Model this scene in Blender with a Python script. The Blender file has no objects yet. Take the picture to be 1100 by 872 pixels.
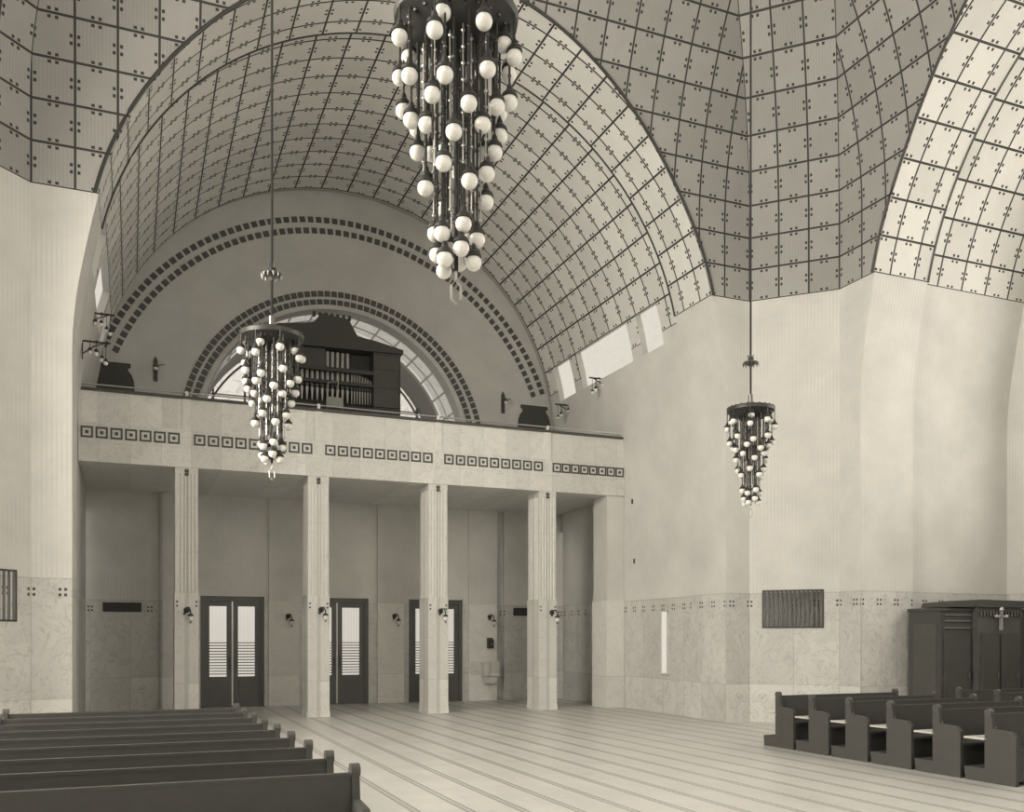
import bpy, math, random
from mathutils import Vector, Matrix
random.seed(7)
PI=math.pi; R=math.radians
scene=bpy.context.scene
col=scene.collection
CX,CY=5.5,8.51          # centre of the crossing
TH=math.atan(.41)

# ------------------------------------------------------------------ materials
class G:
    def __init__(s,name):
        s.m=bpy.data.materials.new(name); s.m.use_nodes=True
        s.t=s.m.node_tree; s.n=s.t.nodes; s.l=s.t.links
        s.b=s.n['Principled BSDF']
    def node(s,k,**kw):
        n=s.n.new(k)
        for a,v in kw.items(): setattr(n,a,v)
        return n
    def put(s,sock,v):
        if isinstance(v,(int,float)): sock.default_value=v
        elif isinstance(v,tuple): sock.default_value=v if len(v)==len(sock.default_value) else v+(1,)
        else: s.l.new(v,sock)
    def m2(s,op,a,b=0.0,c=None):
        n=s.node('ShaderNodeMath',operation=op); s.put(n.inputs[0],a); s.put(n.inputs[1],b)
        if c is not None: s.put(n.inputs[2],c)
        return n.outputs[0]
    def uv(s):
        u=s.node('ShaderNodeUVMap'); x=s.node('ShaderNodeSeparateXYZ'); s.l.new(u.outputs[0],x.inputs[0])
        return u.outputs[0],x.outputs[0],x.outputs[1]
    def obj(s):
        u=s.node('ShaderNodeTexCoord'); x=s.node('ShaderNodeSeparateXYZ'); s.l.new(u.outputs['Object'],x.inputs[0])
        return u.outputs['Object'],x.outputs[0],x.outputs[1],x.outputs[2]
    def mix(s,f,a,b):
        n=s.node('ShaderNodeMix',data_type='RGBA'); s.put(n.inputs[0],f); s.put(n.inputs[6],a); s.put(n.inputs[7],b)
        return n.outputs[2]
    def noise(s,vec,scale,detail=4,rough=.55,dist=0.0):
        n=s.node('ShaderNodeTexNoise'); s.l.new(vec,n.inputs['Vector']); n.inputs['Scale'].default_value=scale
        n.inputs['Detail'].default_value=detail; n.inputs['Roughness'].default_value=rough; n.inputs['Distortion'].default_value=dist
        return n.outputs['Fac']
    def ramp(s,f,lo,hi):
        n=s.node('ShaderNodeMapRange'); s.put(n.inputs[0],f); n.inputs[1].default_value=lo; n.inputs[2].default_value=hi
        n.clamp=True
        return n.outputs[0]
    def bump(s,h,strength,dist=.01):
        n=s.node('ShaderNodeBump'); n.inputs['Strength'].default_value=strength; n.inputs['Distance'].default_value=dist
        s.l.new(h,n.inputs['Height']); s.l.new(n.outputs[0],s.b.inputs['Normal'])
    def nearline(s,c):      # distance to the nearest whole number
        return s.m2('ABSOLUTE',s.m2('SUBTRACT',s.m2('FRACT',s.m2('ADD',c,.5)),.5))
    def below(s,a,w): return s.m2('LESS_THAN',a,w)
    def within(s,a,c,w): return s.m2('LESS_THAN',s.m2('ABSOLUTE',s.m2('SUBTRACT',a,c)),w)
def T(v): return (v,v*.985,v*.94)          # the warm grey of the print
def plain(name,v,rough=.6,metal=0,noise=0,scale=8,spec=.5,coat=0):
    g=G(name); b=g.b; b.inputs['Roughness'].default_value=rough; b.inputs['Metallic'].default_value=metal
    b.inputs['Specular IOR Level'].default_value=spec
    if noise:
        o,_,_,_=g.obj(); f=g.noise(o,scale)
        g.l.new(g.mix(f,T(v*(1-noise)),T(v*(1+noise))),b.inputs['Base Color'])
    else: b.inputs['Base Color'].default_value=T(v)+(1,)
    return g.m
def tile_mat(name,base,line,lw=.028,ribvar=.5):
    g=G(name); vec,u,v=g.uv()
    du,dv=g.nearline(u),g.nearline(v)
    mu=g.m2('ABSOLUTE',g.m2('SUBTRACT',g.m2('FRACT',u),.5)); mv=g.m2('ABSOLUTE',g.m2('SUBTRACT',g.m2('FRACT',v),.5))
    ln=g.m2('MAXIMUM',g.below(du,lw),g.below(dv,lw))
    r1=g.m2('MULTIPLY',g.within(du,.088,.036),g.within(mv,.085,.04))
    r2=g.m2('MULTIPLY',g.within(dv,.088,.036),g.within(mu,.085,.04))
    mask=g.m2('MAXIMUM',ln,g.m2('MAXIMUM',r1,r2))
    fl=g.node('ShaderNodeCombineXYZ'); g.l.new(g.m2('FLOOR',u),fl.inputs[0]); g.l.new(g.m2('FLOOR',v),fl.inputs[1])
    wn=g.node('ShaderNodeTexWhiteNoise',noise_dimensions='2D'); g.l.new(fl.outputs[0],wn.inputs['Vector'])
    tone=g.mix(wn.outputs['Value'],T(base*.9),T(base*1.1))
    n=g.noise(vec,1.7,5)
    tone=g.mix(g.m2('MULTIPLY',g.ramp(n,.35,.75),.2),tone,T(base*.72))
    par=g.m2('LESS_THAN',g.m2('MODULO',g.m2('ADD',g.m2('ADD',g.m2('FLOOR',u),g.m2('FLOOR',v)),400),2),.5)
    rib=g.m2('MULTIPLY',g.below(g.nearline(g.m2('MULTIPLY',u,11)),.14),par)
    tone=g.mix(g.m2('MULTIPLY',rib,ribvar*.42),tone,T(base*.5))
    colr=g.mix(mask,tone,T(line))
    g.l.new(colr,g.b.inputs['Base Color']); g.b.inputs['Roughness'].default_value=.6
    g.b.inputs['Specular IOR Level'].default_value=.25
    return g.m
def plaster_mat(name,base,ribs=True):
    g=G(name); vec,u,v=g.uv()
    n=g.noise(vec,.9,6,.6); tone=g.mix(g.ramp(n,.3,.75),T(base*1.05),T(base*.86))
    n2=g.noise(vec,6,4,.6); tone=g.mix(g.m2('MULTIPLY',g.ramp(n2,.5,.8),.15),tone,T(base*.75))
    if ribs:
        rb=g.below(g.nearline(g.m2('DIVIDE',u,.075)),.2)
        reach=g.noise(vec,.6,2)
        tone=g.mix(g.m2('MULTIPLY',rb,g.m2('MULTIPLY',g.ramp(reach,.38,.62),.22)),tone,T(base*.6))
    g.l.new(tone,g.b.inputs['Base Color']); g.b.inputs['Roughness'].default_value=.75
    g.b.inputs['Specular IOR Level'].default_value=.2
    return g.m
def marble_mat(name,base,dots=True,joint=.925,vein=.3,lowjoint=.82,rough=.35):
    g=G(name); vec,u,v=g.uv()
    fl=g.node('ShaderNodeCombineXYZ'); g.l.new(g.m2('FLOOR',g.m2('DIVIDE',u,joint)),fl.inputs[0]); g.l.new(g.m2('GREATER_THAN',v,lowjoint),fl.inputs[1])
    wn=g.node('ShaderNodeTexWhiteNoise',noise_dimensions='2D'); g.l.new(fl.outputs[0],wn.inputs['Vector'])
    tone=g.mix(wn.outputs['Value'],T(base*.88),T(base*1.06))
    off=g.node('ShaderNodeVectorMath',operation='ADD'); g.l.new(vec,off.inputs[0]); g.l.new(wn.outputs['Color'],off.inputs[1])
    n=g.noise(off.outputs[0],1.3,9,.7,1.2)
    tone=g.mix(g.m2('MULTIPLY',g.ramp(n,.42,.72),vein),tone,T(base*.62))
    w=g.m2('ABSOLUTE',g.m2('SUBTRACT',g.noise(off.outputs[0],1.6,6,.6,2.2),.5))
    tone=g.mix(g.m2('MULTIPLY',g.ramp(w,.02,0.0),vein*.9),tone,T(base*.4))
    j=g.m2('MAXIMUM',g.below(g.nearline(g.m2('DIVIDE',u,joint)),.009),g.within(v,lowjoint,.008))
    tone=g.mix(g.m2('MULTIPLY',j,.35),tone,T(base*.45))
    if dots:
        uu=g.m2('MULTIPLY',g.nearline(g.m2('DIVIDE',u,.4625)),.4625)
        d=g.m2('MULTIPLY',g.within(uu,.042,.022),g.within(g.m2('ABSOLUTE',g.m2('SUBTRACT',v,2.56)),.045,.024))
        tone=g.mix(d,tone,T(.07))
        tone=g.mix(g.m2('MULTIPLY',g.within(v,2.78,.014),.35),tone,T(base*.5))
    g.l.new(tone,g.b.inputs['Base Color']); g.b.inputs['Roughness'].default_value=rough
    g.b.inputs['Specular IOR Level'].default_value=.35
    return g.m
def floor_mat():
    g=G('floor_marble'); o,x,y,z=g.obj()
    n=g.noise(o,.8,6,.6); tone=g.mix(g.ramp(n,.3,.75),T(.66),T(.55))
    n=g.noise(o,7,5,.6); tone=g.mix(g.m2('MULTIPLY',g.ramp(n,.5,.8),.25),tone,T(.45))
    d=g.m2('MULTIPLY',g.nearline(g.m2('DIVIDE',g.m2('SUBTRACT',x,.105),.53)),.53)
    edge=g.within(d,.036,.013)
    bead=g.m2('MULTIPLY',g.within(d,.0,.012),g.m2('LESS_THAN',g.m2('FRACT',g.m2('DIVIDE',y,.09)),.5))
    strip=g.below(d,.05)
    tone=g.mix(g.m2('MULTIPLY',strip,.4),tone,T(.36))
    beadw=g.m2('ADD',.55,g.m2('MULTIPLY',g.m2('LESS_THAN',g.m2('FRACT',g.m2('DIVIDE',y,.11)),.55),.45))
    tone=g.mix(g.m2('MULTIPLY',g.m2('MULTIPLY',edge,beadw),.75),tone,T(.16))
    j=g.below(g.nearline(g.m2('DIVIDE',y,1.06)),.006)
    tone=g.mix(g.m2('MULTIPLY',j,.25),tone,T(.35))
    g.l.new(tone,g.b.inputs['Base Color']); g.b.inputs['Roughness'].default_value=.34
    g.b.inputs['Specular IOR Level'].default_value=.35
    return g.m
def pane_mat(name,strength,leaves=0.0,folds=0.0):
    g=G(name); g.n.remove(g.b); out=g.n['Material Output']
    vec,u,v=g.uv()
    e=g.node('ShaderNodeEmission'); base=(1,.935,.82)
    c=g.mix(0.0,base,base)
    if leaves:
        n=g.noise(vec,3.2,5,.7,1.5)
        c=g.mix(g.m2('MULTIPLY',g.ramp(n,.52,.62),leaves),base,(.45,.43,.39))
    if folds:
        n=g.m2('SINE',g.m2('MULTIPLY',u,70)); c=g.mix(g.m2('MULTIPLY',g.ramp(n,.2,1),folds),base,(.55,.53,.485))
    g.l.new(c,e.inputs[0]); e.inputs[1].default_value=strength
    gl=g.node('ShaderNodeBsdfGlossy'); gl.inputs['Roughness'].default_value=.15
    ms=g.node('ShaderNodeMixShader'); ms.inputs[0].default_value=.06
    g.l.new(e.outputs[0],ms.inputs[1]); g.l.new(gl.outputs[0],ms.inputs[2]); g.l.new(ms.outputs[0],out.inputs[0])
    return g.m
def grille_mat():
    g=G('grille_fabric'); o,x,y,z=g.obj(); vec,u,v=g.uv()
    b=g.below(g.nearline(g.m2('DIVIDE',u,.045)),.24)
    g.l.new(g.mix(b,T(.1),T(.24)),g.b.inputs['Base Color']); g.b.inputs['Roughness'].default_value=.6
    return g.m
M=dict(
 tile_dome=tile_mat('dome_panels',.35,.05,.03),
 tile_band=tile_mat('band_panels',.66,.05,.031,.0),
 tile_vault=tile_mat('vault_panels',.68,.05,.031,.0),
 plaster=plaster_mat('ribbed_plaster',.66),
 plain_plaster=plaster_mat('smooth_plaster',.52,False),
 marble=marble_mat('dado_marble',.64,vein=.5),
 marble_plain=marble_mat('slab_marble',.72,False,.62,.35,99),
 marble_col=marble_mat('column_marble',.76,False,5,.25,.82),
 floor=floor_mat(),
 wood=plain('dark_wood',.085,.75,0,.1,6,.04), wood2=plain('panel_wood',.09,.55,0,.15,6,.2),
 ledge=plain('lit_ledge_wood',.55,.4), dark=plain('dark_metal',.05,.4,.3,.1,20),  # ledge: glancing light on the pew ledges put into a pale colour
 brass=plain('tarnished_brass',.16,.35,.7,.2,20), bright_brass=plain('bright_brass',.45,.3,.5),
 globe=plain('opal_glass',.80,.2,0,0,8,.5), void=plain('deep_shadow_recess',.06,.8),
 doorwood=plain('door_wood',.10,.4,0,.15,5), inlay=plain('dark_inlay',.075,.5), gold=plain('gilt_inlay',.35,.5),
 white=plain('white_enamel',.75,.4), pipe=plain('pipe_metal',.42,.35,.4), pipe_dark=plain('pipe_shade_metal',.16,.4,.4),
 pane=pane_mat('vault_window_glass',.78,.10), pane_l=pane_mat('rear_window_glass',.85,.45),
 pane_band=pane_mat('skylight_glass',.45,.35), pane_door=pane_mat('door_curtain_glass',.66,0,.18),
 grille=grille_mat(), moulding=plain('dark_moulding',.04,.5), moulding_l=plain('pale_moulding',.6,.5),
)

# ------------------------------------------------------------------ mesh building
class MB:
    def __init__(s): s.v=[];s.f=[];s.uv=[];s.mi=[];s.sm=[]
    def face(s,pts,uvs=None,mi=0,smooth=False):
        i=len(s.v); s.v+= [tuple(p) for p in pts]; s.f.append(tuple(range(i,i+len(pts))))
        if uvs is None:
            a=Vector(pts[0]);n=(Vector(pts[1])-a).cross(Vector(pts[2])-a)
            ax=max(range(3),key=lambda k:abs(n[k]))
            uvs=[((p[1],p[2]) if ax==0 else (p[0],p[2]) if ax==1 else (p[0],p[1])) for p in pts]
        s.uv+=list(uvs); s.mi.append(mi); s.sm.append(smooth)
    def box(s,x0,x1,y0,y1,z0,z1,mi=0):
        P=[(x0,y0,z0),(x1,y0,z0),(x1,y1,z0),(x0,y1,z0),(x0,y0,z1),(x1,y0,z1),(x1,y1,z1),(x0,y1,z1)]
        for q in ((0,3,2,1),(4,5,6,7),(0,1,5,4),(1,2,6,5),(2,3,7,6),(3,0,4,7)): s.face([P[k] for k in q],None,mi)
    def tube(s,pts,r,n=8,mi=0,caps=True,up=None):
        rings=[];pts=[Vector(p) for p in pts]
        rr=r if isinstance(r,(list,tuple)) else [r]*len(pts)
        for i,p in enumerate(pts):
            d=(pts[min(i+1,len(pts)-1)]-pts[max(i-1,0)]).normalized()
            a=Vector((0,0,1)) if abs(d.z)<.9 else Vector((1,0,0))
            e1=d.cross(a).normalized();e2=d.cross(e1)
            rings.append([p+e1*rr[i]*math.cos(2*PI*k/n)+e2*rr[i]*math.sin(2*PI*k/n) for k in range(n)])
        for i in range(len(rings)-1):
            for k in range(n):
                s.face([rings[i][k],rings[i+1][k],rings[i+1][(k+1)%n],rings[i][(k+1)%n]],None,mi,n>6)
        if caps:
            s.face(rings[0][::-1],None,mi); s.face(rings[-1],None,mi)
    def lathe(s,prof,n=24,c=(0,0,0),mi=0,smooth=True):
        for i in range(len(prof)-1):
            (r0,z0),(r1,z1)=prof[i],prof[i+1]
            for k in range(n):
                a,b=2*PI*k/n,2*PI*(k+1)/n
                P=[(c[0]+r0*math.cos(a),c[1]+r0*math.sin(a),c[2]+z0),(c[0]+r0*math.cos(b),c[1]+r0*math.sin(b),c[2]+z0),
                   (c[0]+r1*math.cos(b),c[1]+r1*math.sin(b),c[2]+z1),(c[0]+r1*math.cos(a),c[1]+r1*math.sin(a),c[2]+z1)]
                if r0<1e-6: P=[P[0],P[2],P[3]]
                elif r1<1e-6: P=P[:3]
                s.face(P,None,mi,smooth)
    def prism(s,poly,ax,a0,a1,mi=0):      # poly in the two other axes, extruded along ax
        def pt(p,t): return (t,p[0],p[1]) if ax==0 else (p[0],t,p[1]) if ax==1 else (p[0],p[1],t)
        n=len(poly); s.face([pt(p,a0) for p in poly],None,mi); s.face([pt(p,a1) for p in poly][::-1],None,mi)
        for k in range(n): s.face([pt(poly[k],a0),pt(poly[k],a1),pt(poly[(k+1)%n],a1),pt(poly[(k+1)%n],a0)],None,mi)
    def sphere(s,c,r,n=16,m=10,mi=0):
        s.lathe([(r*math.sin(PI*k/m),-r*math.cos(PI*k/m)) for k in range(m+1)],n,c,mi)
    def xf(s,mat):
        s.v=[tuple(mat@Vector(p)) for p in s.v]; return s
    def build(s,name,mats,parent=None,weld=True,loc=None):
        me=bpy.data.meshes.new(name); me.from_pydata(s.v,[],s.f); me.validate
        uvl=me.uv_layers.new(name='UVMap')
        for i,q in enumerate(s.uv): uvl.data[i].uv=q
        if not isinstance(mats,(list,tuple)): mats=[mats]
        for m in mats: me.materials.append(m)
        for p,mi,sm in zip(me.polygons,s.mi,s.sm): p.material_index=mi; p.use_smooth=sm
        if weld:
            import bmesh
            b=bmesh.new(); b.from_mesh(me); bmesh.ops.remove_doubles(b,verts=b.verts,dist=1e-4)
            bmesh.ops.dissolve_degenerate(b,dist=1e-5,edges=b.edges)
            for e in b.edges:
                if len(e.link_faces)!=2 or e.calc_face_angle(9)>R(32): e.smooth=False
            b.to_mesh(me); b.free()
        o=bpy.data.objects.new(name,me); col.objects.link(o)
        if parent: o.parent=parent
        if loc: o.location=loc
        return o
def tag(o,label=None,cat=None,group=None,kind=None):
    for k,v in (('label',label),('category',cat),('group',group),('kind',kind)):
        if v: o[k]=v
    return o
def struct(o): o['kind']='structure'; return o
def thing(name,loc,label,cat,group=None,rz=0):
    o=bpy.data.objects.new(name,None); col.objects.link(o); o.location=loc; o.rotation_euler=(0,0,rz); o.empty_display_size=.2
    return tag(o,label,cat,group)
def copy_tree(o,parent=None):
    c=o.copy(); col.objects.link(c); c.parent=parent
    for ch in KIDS.get(o.name,[]): copy_tree(ch,c)
    return c
KIDS={}
def index_kids():
    KIDS.clear()
    for o in bpy.data.objects:
        if o.parent: KIDS.setdefault(o.parent.name,[]).append(o)

# ------------------------------------------------------------------ crossing profile
ZP=9.14; RA=6.13; ZC=7.81; JX=6.38; A0=math.degrees(math.asin((ZP-ZC)/RA)); NT=12; STEP=(90-A0)/NT
Z0,RC=10.6,8.0; WMAX=(Z0-ZP)+RC*R(60)
def cove(w):
    if w<=Z0-ZP: return ZP+w,0.0
    a=(w-(Z0-ZP))/RC; return Z0+RC*math.sin(a), RC*(1-math.cos(a))
def w_of_z(z):
    if z<=Z0: return z-ZP
    return (Z0-ZP)+RC*math.asin(min(1,(z-Z0)/RC))
def w_of_d(d):
    if d<=0: return 0
    return (Z0-ZP)+RC*math.acos(1-d/RC)
def jamb(off=0,zlow=6.5,zb=ZP,jx=JX):      # lower part of the arch profile, bottom to springing of the panels
    r=RA+off; xt=math.sqrt(r*r-(zb-ZC)**2); sl=-(zb-ZC)/xt; h=zb-zlow
    out=[(jx,0.0),(jx,2.79),(jx,zlow)]
    for k in range(1,9):
        t=k/8; p0,p1,m0,m1=jx,xt,0,sl*h
        x=(2*t**3-3*t*t+1)*p0+(t**3-2*t*t+t)*m0+(-2*t**3+3*t*t)*p1+(t**3-t*t)*m1
        out.append((x,zlow+h*t))
    return out
HY=8.29; HX=6.98
def rot(k): return Matrix.Translation((CX,CY,0))@Matrix.Rotation(-k*PI/2,4,'Z')
NAMES=['back','right','front','left']
def crossing_face(k):
    mb=MB()
    xt=math.sqrt(RA*RA-(ZP-ZC)**2)
    for sg in (-1,1):
        xs=sorted(set([round(xt*i/60,5) for i in range(60)]+[xt]+[round(HX-RC*(1-math.cos(R(q*1.5))),5) for q in range(1,40)]+[HX]))
        xs=[q for q in xs if q>=0]
        def rng(x):
            lo=0.0 if x>=xt-1e-6 else w_of_z(ZC+math.sqrt(RA*RA-x*x))
            hi=min(WMAX,w_of_d(HX-x)) if x<HX else 0
            return max(lo,0),max(hi,lo)
        N=24
        def P(x,w):
            z,d=cove(w); return (sg*x,HY-d,z)
        for i in range(len(xs)-1):
            a,b=xs[i],xs[i+1]; la,ha=rng(a); lb,hb=rng(b)
            if b>=HX-1e-6: hb=Z0-ZP
            for j in range(N):
                w=[la+(ha-la)*j/N,lb+(hb-lb)*j/N,lb+(hb-lb)*(j+1)/N,la+(ha-la)*(j+1)/N]
                pts=[P(a,w[0]),P(b,w[1]),P(b,w[2]),P(a,w[3])]
                uv=[((HX-q)/.645,ww/.69) for q,ww in zip((a,b,b,a),w)]
                mb.face(pts,uv,0,True)
        J=jamb()
        for (x0,z0),(x1,z1) in zip(J,J[1:]):
            if z0>=9.1: continue
            mi=2 if z1<2.8 else 1
            mb.face([(sg*x0,HY,z0),(sg*HX,HY,z0),(sg*HX,HY,z1),(sg*x1,HY,z1)],[(HX-x0,z0),(0,z0),(0,z1),(HX-x1,z1)],mi)
    o=mb.xf(rot(k)).build('wall_crossing_'+NAMES[k],[M['tile_dome'],M['plaster'],M['marble']]); struct(o)
    # chamfer between this side and the next
    mb=MB(); N=40
    a=Vector((HX,HY,0));b=Vector((HY,HX,0)); L=(b-a).length
    for j in range(N):
        w0,w1=WMAX*j/N,WMAX*(j+1)/N; z0,d0=cove(w0); z1,d1=cove(w1)
        pts=[(a.x-d0,a.y-d0,z0),(b.x-d0,b.y-d0,z0),(b.x-d1,b.y-d1,z1),(a.x-d1,a.y-d1,z1)]
        mb.face(pts,[(0,w0/.69),(3,w0/.69),(3,w1/.69),(0,w1/.69)],0,True)
    for z0,z1,mi in ((0,2.79,2),(2.79,ZP,1)):
        mb.face([(a.x,a.y,z0),(b.x,b.y,z0),(b.x,b.y,z1),(a.x,a.y,z1)],[(0,z0),(L,z0),(L,z1),(0,z1)],mi)
    struct(mb.xf(rot(k)).build('wall_corner_'+NAMES[k],[M['tile_dome'],M['plaster'],M['marble']]))
def arc_pts(off,n=96,a0=None):
    a0=math.degrees(math.asin((ZP-ZC)/(RA+off))) if a0 is None else a0
    return [(math.cos(R(t))*(RA+off),ZC+math.sin(R(t))*(RA+off),t) for t in [a0+(180-2*a0)*i/n for i in range(n+1)]]
YB=9.70     # rear edge of the band (local)
def band(k):
    mb=MB(); A=arc_pts(0)
    for (x0,z0,t0),(x1,z1,t1) in zip(A,A[1:]):
        f=lambda z:HY-cove(max(0,w_of_z(z)))[1]
        y0,y1=f(z0),f(z1)
        U=lambda t:(min(t,180-t)-A0)/STEP
        for i in range(2):
            ya0,ya1=y0+(YB-y0)*i/2,y1+(YB-y1)*i/2; yb0,yb1=y0+(YB-y0)*(i+1)/2,y1+(YB-y1)*(i+1)/2
            mb.face([(x0,ya0,z0),(x1,ya1,z1),(x1,yb1,z1),(x0,yb0,z0)],[(U(t0),(ya0-8.69)/.64),(U(t1),(ya1-8.69)/.64),(U(t1),(yb1-8.69)/.64),(U(t0),(yb0-8.69)/.64)],0,True)
    for sg in (-1,1):
        J=jamb()
        for (x0,z0),(x1,z1) in zip(J,J[1:]):
            mi=2 if z1<2.8 else 1
            mb.face([(sg*x0,HY,z0),(sg*x1,HY,z1),(sg*x1,YB,z1),(sg*x0,YB,z0)],[(HY,z0),(HY,z1),(YB,z1),(YB,z0)],mi,True)
            # return to the slightly wider arm behind
            mb.face([(sg*x0,YB,z0),(sg*x1,YB,z1),(sg*(x1+.14),YB,z1),(sg*(x0+.14),YB,z0)],None,1)
    for (x0,z0,t0),(x1,z1,t1) in zip(A,A[1:]):
        q=1+.14/RA
        mb.face([(x0,YB,z0),(x1,YB,z1),(x1*q,YB,ZC+(z1-ZC)*q),(x0*q,YB,ZC+(z0-ZC)*q)],None,1)
    struct(mb.xf(rot(k)).build('ceiling_band_'+NAMES[k],[M['tile_band'],M['plaster'],M['marble']]))
    # mouldings along the two edges of the band
    m=MB(); f=lambda z:HY-cove(max(0,w_of_z(z)))[1]
    m.tube([(x*(1+.01),f(z)-.008,z+.01) for x,z,t in A],.032,6)
    mr=M['moulding'] 
    struct(m.xf(rot(k)).build('trim_arch_edge_'+NAMES[k],mr))
    m=MB(); m.tube([(x*.998,YB,z) for x,z,t in A],.022,6)
    struct(m.xf(rot(k)).build('trim_band_edge_'+NAMES[k],mr))
for k in range(4): crossing_face(k); band(k)

# rear part of an arm: barrel vault with or without the row of side windows
RR=RA+.1; R0=17.75; RSTEP=(90-R0)/11
def arm(k,yend,windows):
    mb=MB()
    ybr=sorted(set([YB]+[round(YB+.05+.67*i,3) for i in range(1,12) if YB+.05+.67*i<yend]+[yend]))
    W=[]
    if windows:
        W=[(18.97-CY,19.95-CY),(20.42-CY,23.22-CY),(23.66-CY,24.72-CY)]
        ybr=sorted(set(ybr+[q for w in W for q in w]))
        abr=[8.7,11.4,R0]
    else:
        abr=[math.degrees(math.asin((ZP-ZC)/RR)),R0]
    n=11*4; abr+= [R0+(90-R0)*i/n for i in range(1,n+1)]
    half=abr[:]
    full=[(t,t) for t in half]+[(180-t,t) for t in half[::-1][1:]]
    for (ta,ea),(tb,eb) in zip(full,full[1:]):
        for y0,y1 in zip(ybr,ybr[1:]):
            em=(ea+eb)/2; ym=(y0+y1)/2
            mi=0
            if windows and em<R0:
                if any(a-1e-4<ym<b+1e-4 for a,b in W): continue
                if em<11.4: mi=1
            P=lambda t,y:(RR*math.cos(R(t)),y,ZC+RR*math.sin(R(t)))
            U=lambda e,y:((e-R0)/(RSTEP if e>=R0-1e-6 else (R0-(11.4 if windows else half[0]))),(y-(17.91-CY))/.67)
            mb.face([P(ta,y0),P(tb,y0),P(tb,y1),P(ta,y1)],[U(ea,y0),U(eb,y0),U(eb,y1),U(ea,y1)],mi,True)
    zb=ZC+RR*math.sin(R(half[0]))
    o=mb.xf(rot(k)).build('ceiling_vault_'+NAMES[k],[M['tile_vault'],M['plaster']]); struct(o)
    J=jamb(.1,6.3,zb,JX+.14)
    for sg in (-1,1):
        mw=MB()
        for (x0,z0),(x1,z1) in zip(J,J[1:]):
            mi=1 if z1<2.8 else 0
            mw.face([(sg*x0,YB,z0),(sg*x1,YB,z1),(sg*x1,yend,z1),(sg*x0,yend,z0)],[(YB,z0),(YB,z1),(yend,z1),(yend,z0)],mi,True)
        struct(mw.xf(rot(k)).build('wall_arm_%s_%s'%(NAMES[k],'west' if sg<0 else 'east'),[M['plaster'],M['marble']]))
        # window reveals and panes
        for wi,(a,b) in enumerate(W):
            m=MB(); t=.16
            def P(e,y,o): 
                x=(RR+o)*math.cos(R(e)); return (sg*x,y,ZC+(RR+o)*math.sin(R(e)))
            for e in (8.7,R0): m.face([P(e,a,0),P(e,b,0),P(e,b,t),P(e,a,t)],None,0)
            for y in (a,b): m.face([P(8.7,y,0),P(13.2,y,0),P(R0,y,0),P(R0,y,t),P(13.2,y,t),P(8.7,y,t)],None,0)
            fr=m.xf(rot(k)).build('window_%d'%(11+wi+(3 if sg>0 else 0)),[M['plain_plaster']]); struct(fr)
            m=MB()
            for e0,e1 in ((8.7,13.2),(13.2,R0)):
                m.face([P(e0,a,t),P(e0,b,t),P(e1,b,t),P(e1,a,t)],[(a,e0/9),(b,e0/9),(b,e1/9),(a,e1/9)],0)
            m.xf(rot(k)).build('pane',M['pane'],fr)
arm(0,25.3-CY,True); arm(1,18.1-CX,False); arm(3,14.3,False); arm(2,5.6+HY,False)  # unseen left arm made deeper, so its jamb shades the pier
YE=25.6
# ------------------------------------------------------------------ floor and flat crown of the dome
m=MB(); m.box(-9,19,-7,26.4,-.2,0); struct(m.build('floor',M['floor']))
m=MB(); h=HX-4; g4=HY-4; z=cove(WMAX)[0]
m.face([(CX+x,CY+y,z) for x,y in ((-h,-g4),(h,-g4),(g4,-h),(g4,h),(h,g4),(-h,g4),(-g4,h),(-g4,-h))][::-1],None,0)
struct(m.build('ceiling',M['plain_plaster']))

# ------------------------------------------------------------------ north end wall above the gallery
EX,EZ,ER=5.35,7.2,3.66
m=MB(); n=72
# plaster return between the last panel hoop and the wall
A=arc_pts(.1,96,8.7)
for (x0,z0,t0),(x1,z1,t1) in zip(A,A[1:]):
    q=1.012
    m.face([(CX+x0,25.3,z0),(CX+x1,25.3,z1),(CX+x1*q,YE,ZC+(z1-ZC)*q),(CX+x0*q,YE,ZC+(z0-ZC)*q)],None,0,True)
J=jamb(.1,6.3,ZC+RR*math.sin(R(8.7)),JX+.14)
for sg in (-1,1):
    for (x0,z0),(x1,z1) in zip(J,J[1:]):
        if z1>2.8:
            z0=max(z0,5.0)
            if z1>z0: m.face([(CX+sg*x0,25.3,z0),(CX+sg*x1,25.3,z1),(CX+sg*(x1+.05),YE,z1),(CX+sg*(x0+.05),YE,z0)],None,0)
def outer(th):
    dx,dz=math.cos(th),math.sin(th); ox,oz=EX-CX,EZ-ZC
    r=RR*1.03; b=ox*dx+oz*dz; c_=ox*ox+oz*oz-r*r
    s=-b+math.sqrt(b*b-c_); return (EX+dx*s,EZ+dz*s)
for i in range(n):
    a,b=PI*i/n,PI*(i+1)/n
    p=[(EX+ER*math.cos(a),EZ+ER*math.sin(a)),outer(a),outer(b),(EX+ER*math.cos(b),EZ+ER*math.sin(b))]
    for j in range(4):
        f0,f1=j/4,(j+1)/4
        L=lambda A_,B_,t:(A_[0]+(B_[0]-A_[0])*t,YE,A_[1]+(B_[1]-A_[1])*t)
        m.face([L(p[0],p[1],f0),L(p[0],p[1],f1),L(p[3],p[2],f1),L(p[3],p[2],f0)],None,0)
for x0,x1 in ((EX+ER,12.3),(-1.3,EX-ER)): m.face([(x0,YE,5.9),(x1,YE,5.9),(x1,YE,EZ),(x0,YE,EZ)],None,0)
struct(m.build('wall_organ_end',[M['plain_plaster']]))
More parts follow.
